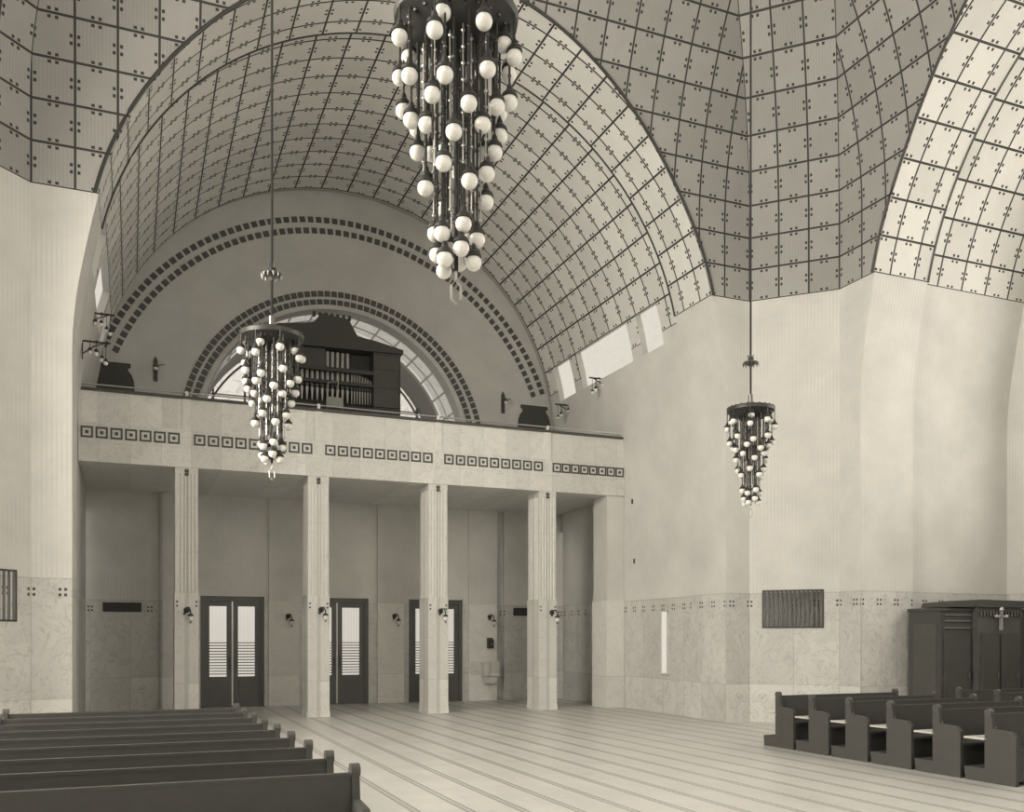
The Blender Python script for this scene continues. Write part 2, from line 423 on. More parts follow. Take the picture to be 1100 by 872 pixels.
# organ recess: plaster ring, ring of skylights, barrel with its shade painted in, rear window
def ring(m,y0,y1,r,mi=0,n=60,a0=0,a1=PI):
    for i in range(n):
        a,b=a0+(a1-a0)*i/n,a0+(a1-a0)*(i+1)/n
        m.face([(EX+r*math.cos(a),y0,EZ+r*math.sin(a)),(EX+r*math.cos(a),y1,EZ+r*math.sin(a)),(EX+r*math.cos(b),y1,EZ+r*math.sin(b)),(EX+r*math.cos(b),y0,EZ+r*math.sin(b))],[(a*3,y0),(a*3,y1),(b*3,y1),(b*3,y0)],mi,True)
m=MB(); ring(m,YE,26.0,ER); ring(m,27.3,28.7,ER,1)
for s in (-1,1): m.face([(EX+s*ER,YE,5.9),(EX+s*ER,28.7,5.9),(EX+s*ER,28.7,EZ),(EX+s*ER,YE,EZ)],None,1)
struct(m.build('wall_organ_recess',[M['plain_plaster'],plaster_mat('shaded_plaster',.30,False)]))
m=MB(); ring(m,26.0,27.3,ER+.12); sky=struct(m.build('window_1',M['pane_band']))
m=MB()
for i in range(1,18):
    a=PI*i/18; m.tube([(EX+(ER+.02)*math.cos(a),26.0,EZ+(ER+.02)*math.sin(a)),(EX+(ER+.02)*math.cos(a),27.3,EZ+(ER+.02)*math.sin(a))],.03,6)
for y in (26.0,26.65,27.3):
    m.tube([(EX+(ER+.02)*math.cos(PI*i/48),y,EZ+(ER+.02)*math.sin(PI*i/48)) for i in range(49)],.035 if y!=26.65 else .018,6)
m.build('glazing_bars',plain('pale_bars',.5,.5),sky)
m=MB(); n=60
for i in range(n):
    a,b=PI*i/n,PI*(i+1)/n
    P=[(EX+ER*math.cos(a),EZ+ER*math.sin(a)),(EX+ER*math.cos(b),EZ+ER*math.sin(b))]
    m.face([(EX,28.7,EZ),(P[0][0],28.7,P[0][1]),(P[1][0],28.7,P[1][1])],[(EX,EZ),P[0],P[1]],0)
m.face([(EX-ER,28.7,5.9),(EX+ER,28.7,5.9),(EX+ER,28.7,EZ),(EX-ER,28.7,EZ)],None,0)
rw=struct(m.build('window_2',M['pane_l']))
m=MB()
for x in (-3.1,-2.2,-1.3,-.4,.4,1.3,2.2,3.1):
    hh=math.sqrt(ER*ER-x*x); m.box(EX+x-.03,EX+x+.03,28.6,28.66,5.9,EZ+hh)
for z in (8.0,9.0,10.0): 
    hh=math.sqrt(ER*ER-(z-EZ)**2); m.box(EX-hh,EX+hh,28.6,28.65,z-.015,z+.015)
m.tube([(EX+(ER-.12)*math.cos(PI*i/48),28.62,EZ+(ER-.12)*math.sin(PI*i/48)) for i in range(49)],.035,6,0)
m.build('glazing_bars',plain('pale_iron_bars',.3,.5),rw)
m=MB(); m.box(-1.3,12.3,YE,28.8,5.7,5.9); struct(m.build('floor_organ_gallery',M['plain_plaster']))

# dotted tile borders on the end wall (inlaid squares)
def dots(cx,cz,r,n,a0,a1,sz):
    m=MB()
    for i in range(n+1):
        t=a0+(a1-a0)*i/n; ct,st=math.cos(t),math.sin(t)
        if abs(cx+r*ct-11.2)<.62 and cz+r*st<8.95: continue
        if abs(cx+r*ct+.42)<.62 and cz+r*st<8.95: continue
        P=[]
        for du,dv in ((-sz,-sz),(sz,-sz),(sz,sz),(-sz,sz)):
            P.append((cx+(r+dv)*ct-du*st,cz+(r+dv)*st+du*ct))
        m.prism(P,1,YE-.02,YE+.01)
    return m
k=1
for (cx,cz,r,n,a0,a1) in ((5.43,6.8,6.50,70,R(22),R(158)),(5.42,6.8,6.20,67,R(22),R(158)),(5.38,7.14,4.15,64,R(8),R(172)),(5.36,7.15,3.91,60,R(8),R(172))):
    struct(dots(cx,cz,r,n,a0,a1,.075).build('trim_tile_arc_%d'%k,M['inlay'])); k+=1
# smooth raised archivolt round the organ arch
m=MB()
for i in range(72):
    a,b=PI*i/72,PI*(i+1)/72
    for (r0,y0,r1,y1) in ((ER,YE-.05,ER+.12,YE-.05),(ER+.12,YE-.05,ER+.12,YE),(ER,YE-.05,ER,YE)):
        m.face([(EX+r0*math.cos(a),y0,EZ+r0*math.sin(a)),(EX+r1*math.cos(a),y1,EZ+r1*math.sin(a)),(EX+r1*math.cos(b),y1,EZ+r1*math.sin(b)),(EX+r0*math.cos(b),y0,EZ+r0*math.sin(b))],None,0,False)
struct(m.build('trim_archivolt',M['plain_plaster']))
# shouldered gallery doorways, the shade inside them painted on flat dark panels
for i,x in enumerate((-.42,11.2)):
    H=[(.52,5.9),(.52,8.15),(.50,8.35),(.45,8.5),(.38,8.58),(.36,8.66),(.43,8.69),(.43,8.78)]
    poly=[(x+a,b) for a,b in H]+[(x-a,b) for a,b in H[::-1]]
    m=MB(); m.prism(poly,1,YE-.06,YE+.02); d=struct(m.build('door_%d'%(4+i),M['void']))  # flat dark panel for the shade inside the doorway
    m=MB(); m.box(x-.02,x+.02,YE-.08,YE-.06,5.95,8.5); m.box(x-.4,x+.4,YE-.075,YE-.06,7.9,7.93); m.build('door_stile',M['wood'],d)

# ------------------------------------------------------------------ wall behind the columns with three doors
YD=25.5
DW=[(1.69,3.31),(4.42,6.14),(7.30,8.92)]; DZ=2.92
m=MB()
def wq(x0,x1,z0,z1,mi,y=YD): m.face([(x0,y,z0),(x1,y,z0),(x1,y,z1),(x0,y,z1)],None,mi)
xs=[.71]+[q for d in DW for q in d]+[10.0]
prev=.71
for a,b in DW+[(10.0,10.0)]:
    wq(prev,a,0,2.79,1); wq(prev,a,2.79,5.6,0)
    if b>a:
        wq(a,b,DZ,5.6,0)
        m.face([(a,YD,0),(a,YD+.22,0),(a,YD+.22,DZ),(a,YD,DZ)],None,1); m.face([(b,YD,0),(b,YD+.22,0),(b,YD+.22,DZ),(b,YD,DZ)],None,1)
        m.face([(a,YD,DZ),(b,YD,DZ),(b,YD+.22,DZ),(a,YD+.22,DZ)],None,0)
    prev=b
for x0,x1 in ((.51,.71),(10.0,10.2)):        # dark grooves beside the central part
    for z0,z1,mi in ((0,2.79,1),(2.79,5.6,0)): wq(x0,x1,z0,z1,mi,YD+.12)
    m.face([(x0,YD,5.58),(x1,YD,5.58),(x1,YD+.12,5.58),(x0,YD+.12,5.58)],None,0)
    for x in (x0,x1): m.face([(x,YD,0),(x,YD+.12,0),(x,YD+.12,5.6),(x,YD,5.6)],None,0)
for x0,x1 in ((-1.3,.51),(10.2,12.3)):
    wq(x0,x1,0,2.79,1); wq(x0,x1,2.79,5.6,0)
struct(m.build('wall_entrance',[M['plaster'],M['marble']]))
# flat pilasters between the doors
k=1
for x0,x1 in ((.76,1.45),(3.42,4.22),(6.38,7.14),(9.08,9.96)):
    m=MB()
    for z0,z1,mi in ((0,2.79,1),(2.79,5.55,0)): m.box(x0,x1,YD-.06,YD+.01,z0,z1,mi)
    struct(m.build('trim_pilaster_%d'%k,[M['plaster'],M['marble_col']])); k+=1
def door(i,x0,x1):
    root=struct(MB_frame(x0,x1).build('door_%d'%i,M['doorwood']))
    xm=(x0+x1)/2
    for s,(a,b) in enumerate(((x0+.1,xm-.015),(xm+.015,x1-.1))):
        m=MB(); y0,y1=YD+.12,YD+.17; gx0,gx1=a+.13,b-.13; gz0,gz1=.80,2.66
        m.box(a,gx0,y0,y1,.02,2.80); m.box(gx1,b,y0,y1,.02,2.80); m.box(gx0,gx1,y0,y1,.02,gz0); m.box(gx0,gx1,y0,y1,gz1,2.80)
        m.box(gx0+.03,gx1-.03,y0-.015,y0,.15,.68)
        leaf=m.build('door_leaf',M['doorwood'],root)
        m=MB(); m.face([(gx0,y1-.01,gz0),(gx1,y1-.01,gz0),(gx1,y1-.01,gz1),(gx0,y1-.01,gz1)],None,0); m.build('pane',M['pane_door'],leaf)
        m=MB()
        for j in range(12):
            z=gz0+.07+j*.075; m.box(gx0,gx1,y0+.005,y0+.02,z-.011,z+.011)
        m.build('guard_bars',M['dark'],leaf)
        m=MB(); hx=(b-.05 if s==0 else a+.05); m.tube([(hx,y0-.05,1.0),(hx,y0-.05,1.3)],.014,8); m.box(hx-.02,hx+.02,y0-.05,y0,1.02,1.05); m.box(hx-.02,hx+.02,y0-.05,y0,1.25,1.28)
        m.build('handle',M['brass'],leaf)
    m=MB(); m.box(xm-.02,xm+.02,YD+.105,YD+.175,.02,2.80); m.build('meeting_strip',M['bright_brass'],root)
def MB_frame(x0,x1):
    m=MB(); y0,y1=YD+.08,YD+.22
    m.box(x0,x0+.1,y0,y1,0,DZ); m.box(x1-.1,x1,y0,y1,0,DZ); m.box(x0+.1,x1-.1,y0,y1,2.79,DZ); m.box(x0,x1,y0,y1,-.005,.02)
    return m
for i,(a,b) in enumerate(DW): door(i+1,a,b)
# added glowing strip with a frame, standing in for a reflection on the right wall
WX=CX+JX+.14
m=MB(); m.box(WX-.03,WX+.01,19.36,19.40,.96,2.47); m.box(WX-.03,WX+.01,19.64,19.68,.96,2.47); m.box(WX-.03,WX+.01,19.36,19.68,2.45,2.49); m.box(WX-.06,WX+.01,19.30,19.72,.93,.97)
w=struct(m.build('window_3',M['moulding_l']))  # frame of the added reflection strip, not a real window
m=MB(); m.face([(WX-.01,19.40,.97),(WX-.01,19.64,.97),(WX-.01,19.64,2.45),(WX-.01,19.40,2.45)],None,0); m.build('pane',pane_mat('reflection_strip_glow',.8,0,.0),w)

# ------------------------------------------------------------------ organ gallery on columns
YG=21.5; GX0,GX1=CX-JX-.13,CX+JX+.13
CXS=[1.14,4.01,6.89,9.80]
gal=thing('organ_gallery',(CX,YG,5.54),'marble organ gallery with a square-patterned frieze, carried by the fluted columns','gallery')
def gpart(mb,name,mats,p=None):
    par=p or gal
    mb.v=[(a-CX,b-YG,c_-5.54) for a,b,c_ in mb.v]
    return mb.build(name,mats,par)
m=MB(); m.box(GX0,GX1,YG,YG+.55,5.54,5.95); m.box(GX0,GX1,YG+.55,YE,5.55,5.88); gpart(m,'floor_slab',M['marble_plain'])
edges=[GX0]+CXS+[GX1]
for a,b in zip(edges,edges[1:]):
    aa=a+(.09 if a!=GX0 else 0); bb=b-(.09 if b!=GX1 else 0)
    m=MB(); n=max(1,round((bb-aa)/.33)); 
    m.box(aa,bb,YG+.02,YG+.22,6.36,7.03); gpart(m,'parapet_panel',marble_mat('parapet_marble_%d'%int(a*10+20),.72,False,(.32 if a<1 else .62),.3,99))
m=MB(); m.box(GX0,GX1,YG,YG+.24,5.95,6.36); m.box(GX0,GX1,YG-.012,YG,6.33,6.36); m.box(GX0,GX1,YG-.012,YG,5.95,5.97); fz=gpart(m,'frieze',M['marble_plain'])
def squares(a,b,n):
    m=MB(); g=MB()
    for i in range(n):
        x=a+(b-a)*(i+.5)/n; z=6.155; s=.12; t=.038; y0,y1=YG-.012,YG
        m.box(x-s,x+s,y0,y1,z+s-t,z+s); m.box(x-s,x+s,y0,y1,z-s,z-s+t); m.box(x-s,x-s+t,y0,y1,z-s+t,z+s-t); m.box(x+s-t,x+s,y0,y1,z-s+t,z+s-t)
        m.box(x-.033,x+.033,y0,y1,z-.033,z+.033)
        q=s-t; g.box(x-q,x+q,y0+.005,y1,z+.045,z+q); g.box(x-q,x+q,y0+.005,y1,z-q,z-.045)
    gpart(m,'square_inlays',M['inlay'],fz) if False else None
    return m
for a,b,n in ((GX0+.02,1.02,7),(1.26,3.89,9),(4.13,6.77,9),(7.01,9.68,9),(9.92,GX1-.02,8)):
    gpart(squares(a,b,n),'square_inlays',M['inlay'],fz)
for x in CXS:
    m=MB(); m.box(x-.09,x+.09,YG-.01,YG+.26,6.36,7.03); m.box(x-.03,x+.03,YG-.015,YG+.0,7.03,7.2); gpart(m,'parapet_post',M['marble_col'])
m=MB(); m.box(GX0,GX1,YG-.03,YG+.27,7.03,7.09); gpart(m,'coping',M['wood2'])
m=MB(); m.tube([(GX0+.02,YG+.1,7.19),(GX1-.02,YG+.1,7.19)],.018,8)
for x in [GX0+.05]+CXS+[GX1-.05]: m.tube([(x,YG+.1,7.09),(x,YG+.1,7.19)],.014,6)
gpart(m,'handrail',M['bright_brass'])

def shaft_poly(hx,hy,flutes):
    P=[]
    def side(p,q,n):
        p=Vector(p);q=Vector(q);d=q-p;L=d.length;d.normalize();nn=Vector((d.y,-d.x))
        out=[tuple(p)]
        mg=.05; w=(L-2*mg)/n
        for i in range(n):
            s0=mg+w*i+w*.12; s1=mg+w*(i+1)-w*.12; 
            out.append(tuple(p+d*s0))
            for k in (1,2,3):
                t=k/4; out.append(tuple(p+d*(s0+(s1-s0)*t)-nn*(.022*math.sin(PI*t))))
            out.append(tuple(p+d*s1))
        return out
    c=[(-hx,-hy),(hx,-hy),(hx,hy),(-hx,hy)]
    for a,b,n in ((0,1,flutes),(1,2,flutes+2),(2,3,flutes),(3,0,flutes+2)): P+=side(c[a],c[b],n)
    return P
ORD=['leftmost','second from left','third from left','rightmost']
for i,x in enumerate(CXS):
    t=thing('column',(x,YG+.375,0),'pale marble column with fluted square shaft, %s of the four carrying the gallery'%ORD[i],'column','gallery columns')
    m=MB(); m.box(-.25,.25,-.375,.375,0,2.80); m.box(-.262,.262,-.387,.387,0,.12)
    pl=m.build('plinth',M['marble_col'],t)
    m=MB()
    for z in (2.52,2.61): 
        for s in (-1,1): m.box(s*.2-.02,s*.2+.02,-.382,-.375,z-.02,z+.02)
    m.build('inlay',M['inlay'],pl)
    m=MB(); m.prism(shaft_poly(.235,.35,5),2,2.80,5.40); m.box(-.24,.24,-.355,.355,5.40,5.54)
    sh=m.build('shaft',M['marble_col'],t)
    m=MB(); m.box(-.045,.045,-.368,-.355,5.43,5.50); m.box(-.04,.04,-.368,-.355,5.36,5.42); m.build('capital_ornament',M['inlay'],t)
for i,(x0,x1) in ((1,(GX1-.52,GX1)),):
    m=MB(); m.box(x0,x1,YG+.02,YG+.85,0,2.80,1); m.box(x0+(.0 if i==0 else .03),x1-(.03 if i==0 else 0),YG+.05,YG+.82,2.80,5.54,0)
    struct(m.build('trim_gallery_pilaster_%d'%(i+1),[M['plaster'],M['marble_col']]))

# ------------------------------------------------------------------ organ
og=thing('pipe_organ',(5.1,25.2,5.9),'dark wooden pipe organ with a row of metal pipes, standing on the gallery','organ')
def opart(mb,name,mats,p=None):
    mb.v=[(a-5.1,b-25.2,c_-5.9) for a,b,c_ in mb.v]; return mb.build(name,mats,p or og)
m=MB()
m.box(3.0,6.97,25.2,26.3,5.9,8.15); m.box(3.0,3.3,25.2,26.3,8.15,9.7); m.box(6.2,6.97,25.2,26.3,8.15,9.75)
m.box(3.3,6.2,25.62,26.3,8.15,10.0); 
cs=opart(m,'case',M['wood'])
m=MB()
m.prism([(2.92,9.62),(7.03,9.72),(7.03,9.83),(6.2,10.0),(5.75,10.05),(5.6,10.3),(5.5,10.5),(4.75,10.55),(4.55,10.3),(4.3,10.25),(3.6,10.15),(3.3,10.0),(2.92,9.8)],1,25.12,26.0)
for i in range(7): m.box(4.55+i*.16,4.62+i*.16,25.2,25.3,10.5,10.62)
opart(m,'cornice',M['wood'])
m=MB(); m.box(3.3,6.2,25.17,25.27,8.71,8.80); opart(m,'pipe_rail',M['wood'])
m=MB(); m.box(3.3,6.2,25.17,25.27,9.05,9.16); opart(m,'pipe_rail',M['wood'])
m=MB(); m.box(6.2,6.9,25.15,25.2,8.2,9.6)
for z in (8.75,9.25): m.box(6.25,6.85,25.13,25.15,z-.02,z+.02)
opart(m,'side_panel',M['wood2'])
def pipe(x,r,z0,z1,tall):
    m=MB(); c_=(x,25.38,0)
    m.lathe([(.012,z0),(r,z0+.33),(r,z0+.34)],10,c_,0)
    m.lathe([(r,z0+.40),(r,z1)],10,c_,0); m.lathe([(r*.72,z0+.33),(r*.72,z0+.41)],8,c_,1)
    m.box(x-r*.6,x+r*.6,25.38-r-.004,25.38-r+.004,z0+.40,z0+.47,1)
    return m
P=[]
for i in range(16): P.append((3.45+i*.138,.052,8.27,9.62 if i in (2,3,4,5,11,12,13,14,15) else 9.28))
for i in range(11): P.append((3.45+16*.138-.02+i*.075,.026,8.27+.0*i,9.15-.03*i))
for x,r,z0,z1 in P:
    if x<6.17: opart(pipe(x,r,z0,z1,0),'organ_pipe',[M['pipe'],M['pipe_dark']])
for x0,x1 in ((3.3,3.42),(4.15,4.9)):
    m=MB(); m.box(x0,x1,25.3,25.6,9.16,9.7); opart(m,'case_panel',M['wood2'])
# music desk in front of the pipes
t=thing('music_stand',(4.95,24.3,5.9),'pale music stand with open legs in front of the organ pipes','music stand')
m=MB(); m.box(-.22,.22,-.02,.02,1.95,2.22); m.build('desk',plain('desk_board',.3,.5),t)
m=MB(); m.tube([(-.18,0,0),(-.2,0,1.95)],.02,6); m.tube([(.18,0,0),(.2,0,1.95)],.02,6); m.tube([(-.18,0,.8),(.18,0,.8)],.015,6); m.build('legs',M['brass'],t)
m=MB(); m.tube([(-.2,.02,2.2),(-.17,.02,2.6)],.012,6); m.tube([(.05,.02,2.2),(.1,.02,2.65)],.012,6); m.tube([(-.17,.02,2.6),(.1,.02,2.65)],.01,6); m.build('lamp_frame',M['bright_brass'],t)

# ------------------------------------------------------------------ chandeliers
DR=.375
caps={}
def glb():
    m=MB(); m.sphere((0,0,0),.05,14,9); me=m.build('globe',M['globe']); d=me.data; bpy.data.objects.remove(me); return d
GLOBE=glb()
def pendant_mesh(L):
    key=round(L,2)
    if key in caps: return caps[key]
    m=MB(); m.tube([(0,0,0),(0,0,-L+.07)],.007,6)
    m.lathe([(.008,-L+.07),(.016,-L+.055),(.022,-L+.03),(.045,-L+.008),(.05,-L-.012),(.043,-L-.016)],12)
    z=-.12
    while z>-L+.12: m.sphere((0,0,z),.013,6,4); z-=.11
    o=m.build('pendant',M['dark']); d=o.data; bpy.data.objects.remove(o); caps[key]=d; return d
def chandelier(loc,ztop,label):
    zd=loc[2]
    t=thing('chandelier',loc,label,'chandelier','globe chandeliers hanging in the crossing')
    m=MB(); m.tube([(0,0,.22),(0,0,ztop-zd)],.016,8); m.build('rod',M['dark'],t)
    m=MB(); RZ=.1; m.lathe([(.02,.96),(.03,.93),(.055,.91),(.03,.89),(.06,.87),(.115,.855),(.125,.835),(.06,.815),(.03,.79),(.018,.76)],20)
    for i in range(12):
        a=2*PI*i/12; m.tube([(.115*math.cos(a),.115*math.sin(a),.84),(.125*math.cos(a),.125*math.sin(a),.79)],[.014,.004],5)
    for i in range(6):
        a=2*PI*i/6; m.tube([(.03*math.cos(a),.03*math.sin(a),.93),(.06*math.cos(a),.06*math.sin(a),.97)],[.01,.004],5)
    m.build('rosette',M['brass'],t)
    m=MB(); m.lathe([(.018,.34),(.04,.33),(.04,.18),(.06,.16),(.07,.10),(.13,.08),(.13,.06)],20)
    m.build('collar',M['brass'],t)
    m=MB(); m.lathe([(.13,.07),(.20,.085),(.28,.10),(DR,.115),(DR+.008,.10),(DR,.055),(.33,.03),(.27,-.02),(.19,-.06),(.11,-.075),(0,-.075)],36)
    for i in range(24):
        a=2*PI*i/24; m.sphere(((DR-.005)*math.cos(a),(DR-.005)*math.sin(a),.12),.012,6,4)
        a+=.1; m.sphere((.31*math.cos(a),.31*math.sin(a),.01),.014,6,4)
    m.build('canopy_dish',M['dark'],t)
    m=MB(); m.tube([(0,0,-.07),(0,0,-1.45)],.014,8)
    for i in range(10):
        a=2*PI*i/10; r=.09 if i%2 else .24; m.tube([(r*math.cos(a),r*math.sin(a),-.05),(r*math.cos(a),r*math.sin(a),-1.1 if i%2 else -.75)],.007,6)
    m.build('centre_stem',M['dark'],t)
    rnd=random.Random(5)
    tiers=[(8,.37,(.09,.16)),(4,.18,(.02,.06)),(8,.33,(.33,.40)),(8,.28,(.47,.53)),(8,.235,(.60,.68)),(8,.20,(.84,.94)),(6,.13,(1.17,1.22)),(7,.115,(1.31,1.37))]
    for ti,(n,r,dr) in enumerate(tiers):
        for i in range(n):
            a=2*PI*(i+.5*(ti%2))/n+.12+.07*ti; L=dr[i%2]+.0
            z0=.06 if r>.3 else 0.0 if r>.25 else -.05
            if ti==1: r=.3; z0=.0
            p=bpy.data.objects.new('pendant',pendant_mesh(L+z0)); col.objects.link(p); p.parent=t
            p.location=(r*math.cos(a),r*math.sin(a),z0)
            g=bpy.data.objects.new('globe',GLOBE); col.objects.link(g); g.parent=p; g.location=(0,0,-(L+z0)-.045)
    m=MB()
    for i in range(14):
        a=2*PI*i/14+.1; r=.15 if i%2 else .20; zb=-1.14 if i%2 else -.88
        m.tube([(r*math.cos(a),r*math.sin(a),-.06),(r*math.cos(a),r*math.sin(a),zb)],.0045,4)
        for q in range(9): m.sphere((r*math.cos(a),r*math.sin(a),-.1-(-zb-.1)*q/8),.012,6,4)
    m.build('bead_strands',M['bright_brass'],t)
    m=MB()
    m.tube([(0,0,-1.44),(0,0,-1.50),(.03,0,-1.54),(.03,0,-1.62),(0,0,-1.65),(-.03,0,-1.62),(-.03,0,-1.54),(0,0,-1.50)],.008,6)
    m.build('pull_ring',M['bright_brass'],t)
    return t
ch=chandelier((1.59,11.56,5.38),cove(WMAX)[0],'glass-globe chandelier hanging before the organ gallery on a long thin rod')
index_kids()
for loc,lab in (((9.25,12.42,5.40),'glass-globe chandelier hanging against the bare pale wall at right'),
                ((1.846,5.404,5.50),'largest nearest glass-globe chandelier, cut by the top edge of the photo')):
    c=copy_tree(ch); c.location=loc; c['label']=lab

# ------------------------------------------------------------------ pews
def pew(L,label,group,bench):
    t=thing('pew',(0,0,0),label,'pew',group)
    for x in (0,L-.05):
        m=MB()
        prof=[(-.0,0),(-.0,.86),(.03,.905),(.075,.905),(.10,.86),(.12,.68),(.40,.66),(.45,.60),(.45,0)]
        m.prism([(-y+.05,z) for y,z in prof],0,x,x+.05)
        e=m.build('end_panel',M['wood'],t)
        m=MB(); m.tube([(x-.008,.0,.875),(x+.058,.0,.875)],.05,14); m.build('finial',M['wood2'],e)
    m=MB(); m.box(.05,L-.05,-.03,.02,.08,.835); m.box(.05,L-.05,-.034,.018,.835,.86); m.build('backrest',M['wood'],t)
    m=MB(); m.box(.05,L-.05,-.40,-.02,.42,.45); m.box(.05,L-.05,-.36,-.33,.05,.42); m.build('seat',M['wood'],t)
    m=MB(); m.box(-.03,L,.03,.34,.53,.555); m.build('book_ledge',M['ledge'] if bench else M['wood'],t)
    m=MB(); m.prism([(.05,0),(.34,0),(.36,.17),(.05,.17)],0,.0,L-.02); m.build('kneeler',M['wood'],t)
    m=MB()
    for x in (.3,L-.3): m.tube([(x,.03,.7),(x,.07,.7)],.014,8)
    m.tube([(-.01,-.12,.70),(.0,-.12,.70)],.014,8)
    m.build('coat_knob',M['brass'],t)
    return t
p0=pew(2.57,'','pews of the right-hand block',True)
pl=pew(2.82,'','pews of the left-hand block',False)
p2=pew(3.2,'','pews against the confessional at far right',True)
index_kids()
nth=['farthest','second farthest','third farthest','third nearest','second nearest','nearest']
for k in range(6):
    o=p0 if k==0 else copy_tree(p0)
    o.location=(9.93,12.62-.82*k,0); o['label']='dark wooden pew of the right-hand block, %s row from the camera'%nth[k]
nl=['nearest','second nearest','third nearest','fourth nearest','fifth from either end, middle','fourth farthest','third farthest','second farthest','farthest']
for k in range(9):
    y=6.49+.83*k; xr=1.487-.0188*(y-6.49)
    o=pl if k==0 else copy_tree(pl)
    o.location=(xr-2.82,y,0); o['label']='dark wooden pew of the left-hand block, %s row'%nl[k]
for k in range(5):
    o=p2 if k==0 else copy_tree(p2)
    o.location=(13.95,12.62-.82*k,0); o['label']='dark wooden pew at the right edge before the confessional, %s row'%['farthest','second farthest','middle','second nearest','nearest'][k]

# ------------------------------------------------------------------ confessional
cf=thing('confessional',(15.0,13.98,0),'tall dark wooden confessional with a small pale cross, against the right wall','confessional')
m=MB(); m.box(0,.85,0,.82,.1,2.36); m.box(-.02,.87,-.02,.84,0,.1); m.build('side_bay',M['wood'],cf)
m=MB(); m.box(2.05,2.95,0,.82,.1,2.36); m.box(2.03,2.97,-.02,.84,0,.1); m.build('side_bay',M['wood'],cf)
m=MB(); m.box(.85,2.05,-.14,.82,.1,2.44); m.box(.83,2.07,-.16,.84,0,.1); m.build('centre_bay',M['wood2'],cf)
m=MB(); m.box(-.03,2.98,-.03,.84,2.36,2.42); m.build('cornice',M['wood'],cf)
m=MB(); m.prism([(.2,2.44),(2.5,2.44),(2.6,2.50),(2.6,2.58),(1.0,2.6),(.25,2.54)],1,-.1,.7); m.box(.83,2.1,-.2,.84,2.44,2.50); m.build('crown',M['wood'],cf)
for x0,x1,y in ((.08,.78,-.012),(2.12,2.85,-.012),(.95,1.42,-.152),(1.48,1.95,-.152)):
    m=MB(); m.box(x0,x1,y-.02,y+.012,.18,1.9)
    m.box(x0+.08,x1-.08,y-.03,y-.02,.3,1.0); d=m.build('door_panel',M['wood'],cf)
    m=MB(); m.box(x1-.07,x1-.04,y-.05,y-.02,1.0,1.12); m.build('door_handle',M['brass'],d)
m=MB(); m.box(-.012,0,.1,.7,.25,2.1); m.build('side_panel',M['wood2'],cf)
for z in (2.02,2.16,2.28):
    m=MB(); m.box(.1,.8,-.03,0,z-.012,z+.012); m.build('moulding',plain('worn_moulding_%d'%int(z*100),.16,.4),cf)
m=MB(); m.box(1.42,1.46,-.215,-.155,1.98,2.42); m.box(1.30,1.58,-.215,-.155,2.24,2.28); m.sphere((1.44,-.2,2.40),.05,8,6)
for s in (-1,1): m.sphere((1.44+s*.14,-.2,2.26),.035,8,6)
m.build('cross',M['bright_brass'],cf)
m=MB()
for i in range(14): m.box(.9+i*.085,.94+i*.085,-.175,-.14,2.26,2.36)
m.build('carved_frieze',M['brass'],cf)

# ------------------------------------------------------------------ grilles on the corner piers and slots under the gallery
def grille(name,center,rz,w,h,label,group):
    t=thing(name,center,label,'vent grille',group,rz)
    m=MB(); m.box(-w/2,w/2,-.02,.03,-h/2,-h/2+.03); m.box(-w/2,w/2,-.02,.03,h/2-.03,h/2); m.box(-w/2,-w/2+.03,-.02,.03,-h/2+.03,h/2-.03); m.box(w/2-.03,w/2,-.02,.03,-h/2+.03,h/2-.03)
    m.build('frame',M['dark'],t)
    m=MB(); m.box(-w/2+.03,w/2-.03,.0,.02,-h/2+.03,h/2-.03); m.build('backing',M['void'],t)
    n=int((w-.1)/.082); m=MB()
    for i in range(n): 
        x=-w/2+.05+(w-.1)*i/(n-1); m.tube([(x,-.005,-h/2+.03),(x,-.005,h/2-.03)],.026,8)
    m.build('reeds',plain('grille_reed',.16,.5),t)
    return t
grille('vent_grille',(13.12,16.16,2.44),R(-45),1.27,.82,'dark reeded vent grille set in the pale pier between the pews and gallery','corner pier grilles')
grille('vent_grille',(2*CX-13.10-.02,16.17,2.48),R(45),1.27,.82,'dark reeded vent grille at the left edge of the photo','corner pier grilles')
for x,lab in ((-.19,'dark slot grille high on the shadowed wall at far left under the gallery'),(10.95,'dark slot grille on the wall behind the rightmost column')):
    t=thing('slot_grille',(x,YD-.001,2.60),lab,'vent grille','slot grilles under the gallery')
    m=MB(); m.box(-.45,.45,-.02,0,-.12,.12); m.build('backing',M['void'],t)
    m=MB()
    for z in (-.1,-.03,.04,.1): m.box(-.45,.45,-.035,-.02,z-.008,z+.008)
    m.build('slats',M['dark'],t)

# ------------------------------------------------------------------ sconces
def sconce(loc,rz,label,group='wall sconces'):
    t=thing('wall_sconce',loc,label,'wall lamp',group,rz)
    m=MB(); m.lathe([(0,0),(.045,.004),(.05,.015),(.02,.03)],12); m.xf(Matrix.Translation((0,0,.08))@Matrix.Rotation(R(90),4,'X')); m.build('backplate',M['dark'],t)
    m=MB(); m.tube([(0,-.02,.08),(0,-.08,.12),(.03,-.13,.12),(.05,-.15,.06),(.05,-.15,.0)],.011,6); m.tube([(0,-.02,.08),(-.03,-.08,.1),(-.04,-.1,.03)],.009,6); m.build('arm',M['dark'],t)
    m=MB(); m.lathe([(.012,.02),(.045,0),(.05,-.02)],12,(.05,-.15,0)); m.sphere((-.04,-.1,.02),.022,8,6); m.build('socket',M['dark'],t)
    m=MB(); m.sphere((.05,-.15,-.055),.046,12,8); m.build('globe',M['globe'],t)
    m=MB(); m.lathe([(0,-.14),(.02,-.13),(.012,-.1)],8,(.05,-.15,0)); m.build('drop_finial',M['brass'],t)
    return t
s0=sconce((CXS[0],YG,2.32),0,'small dark wall lamp on the front of the leftmost column')
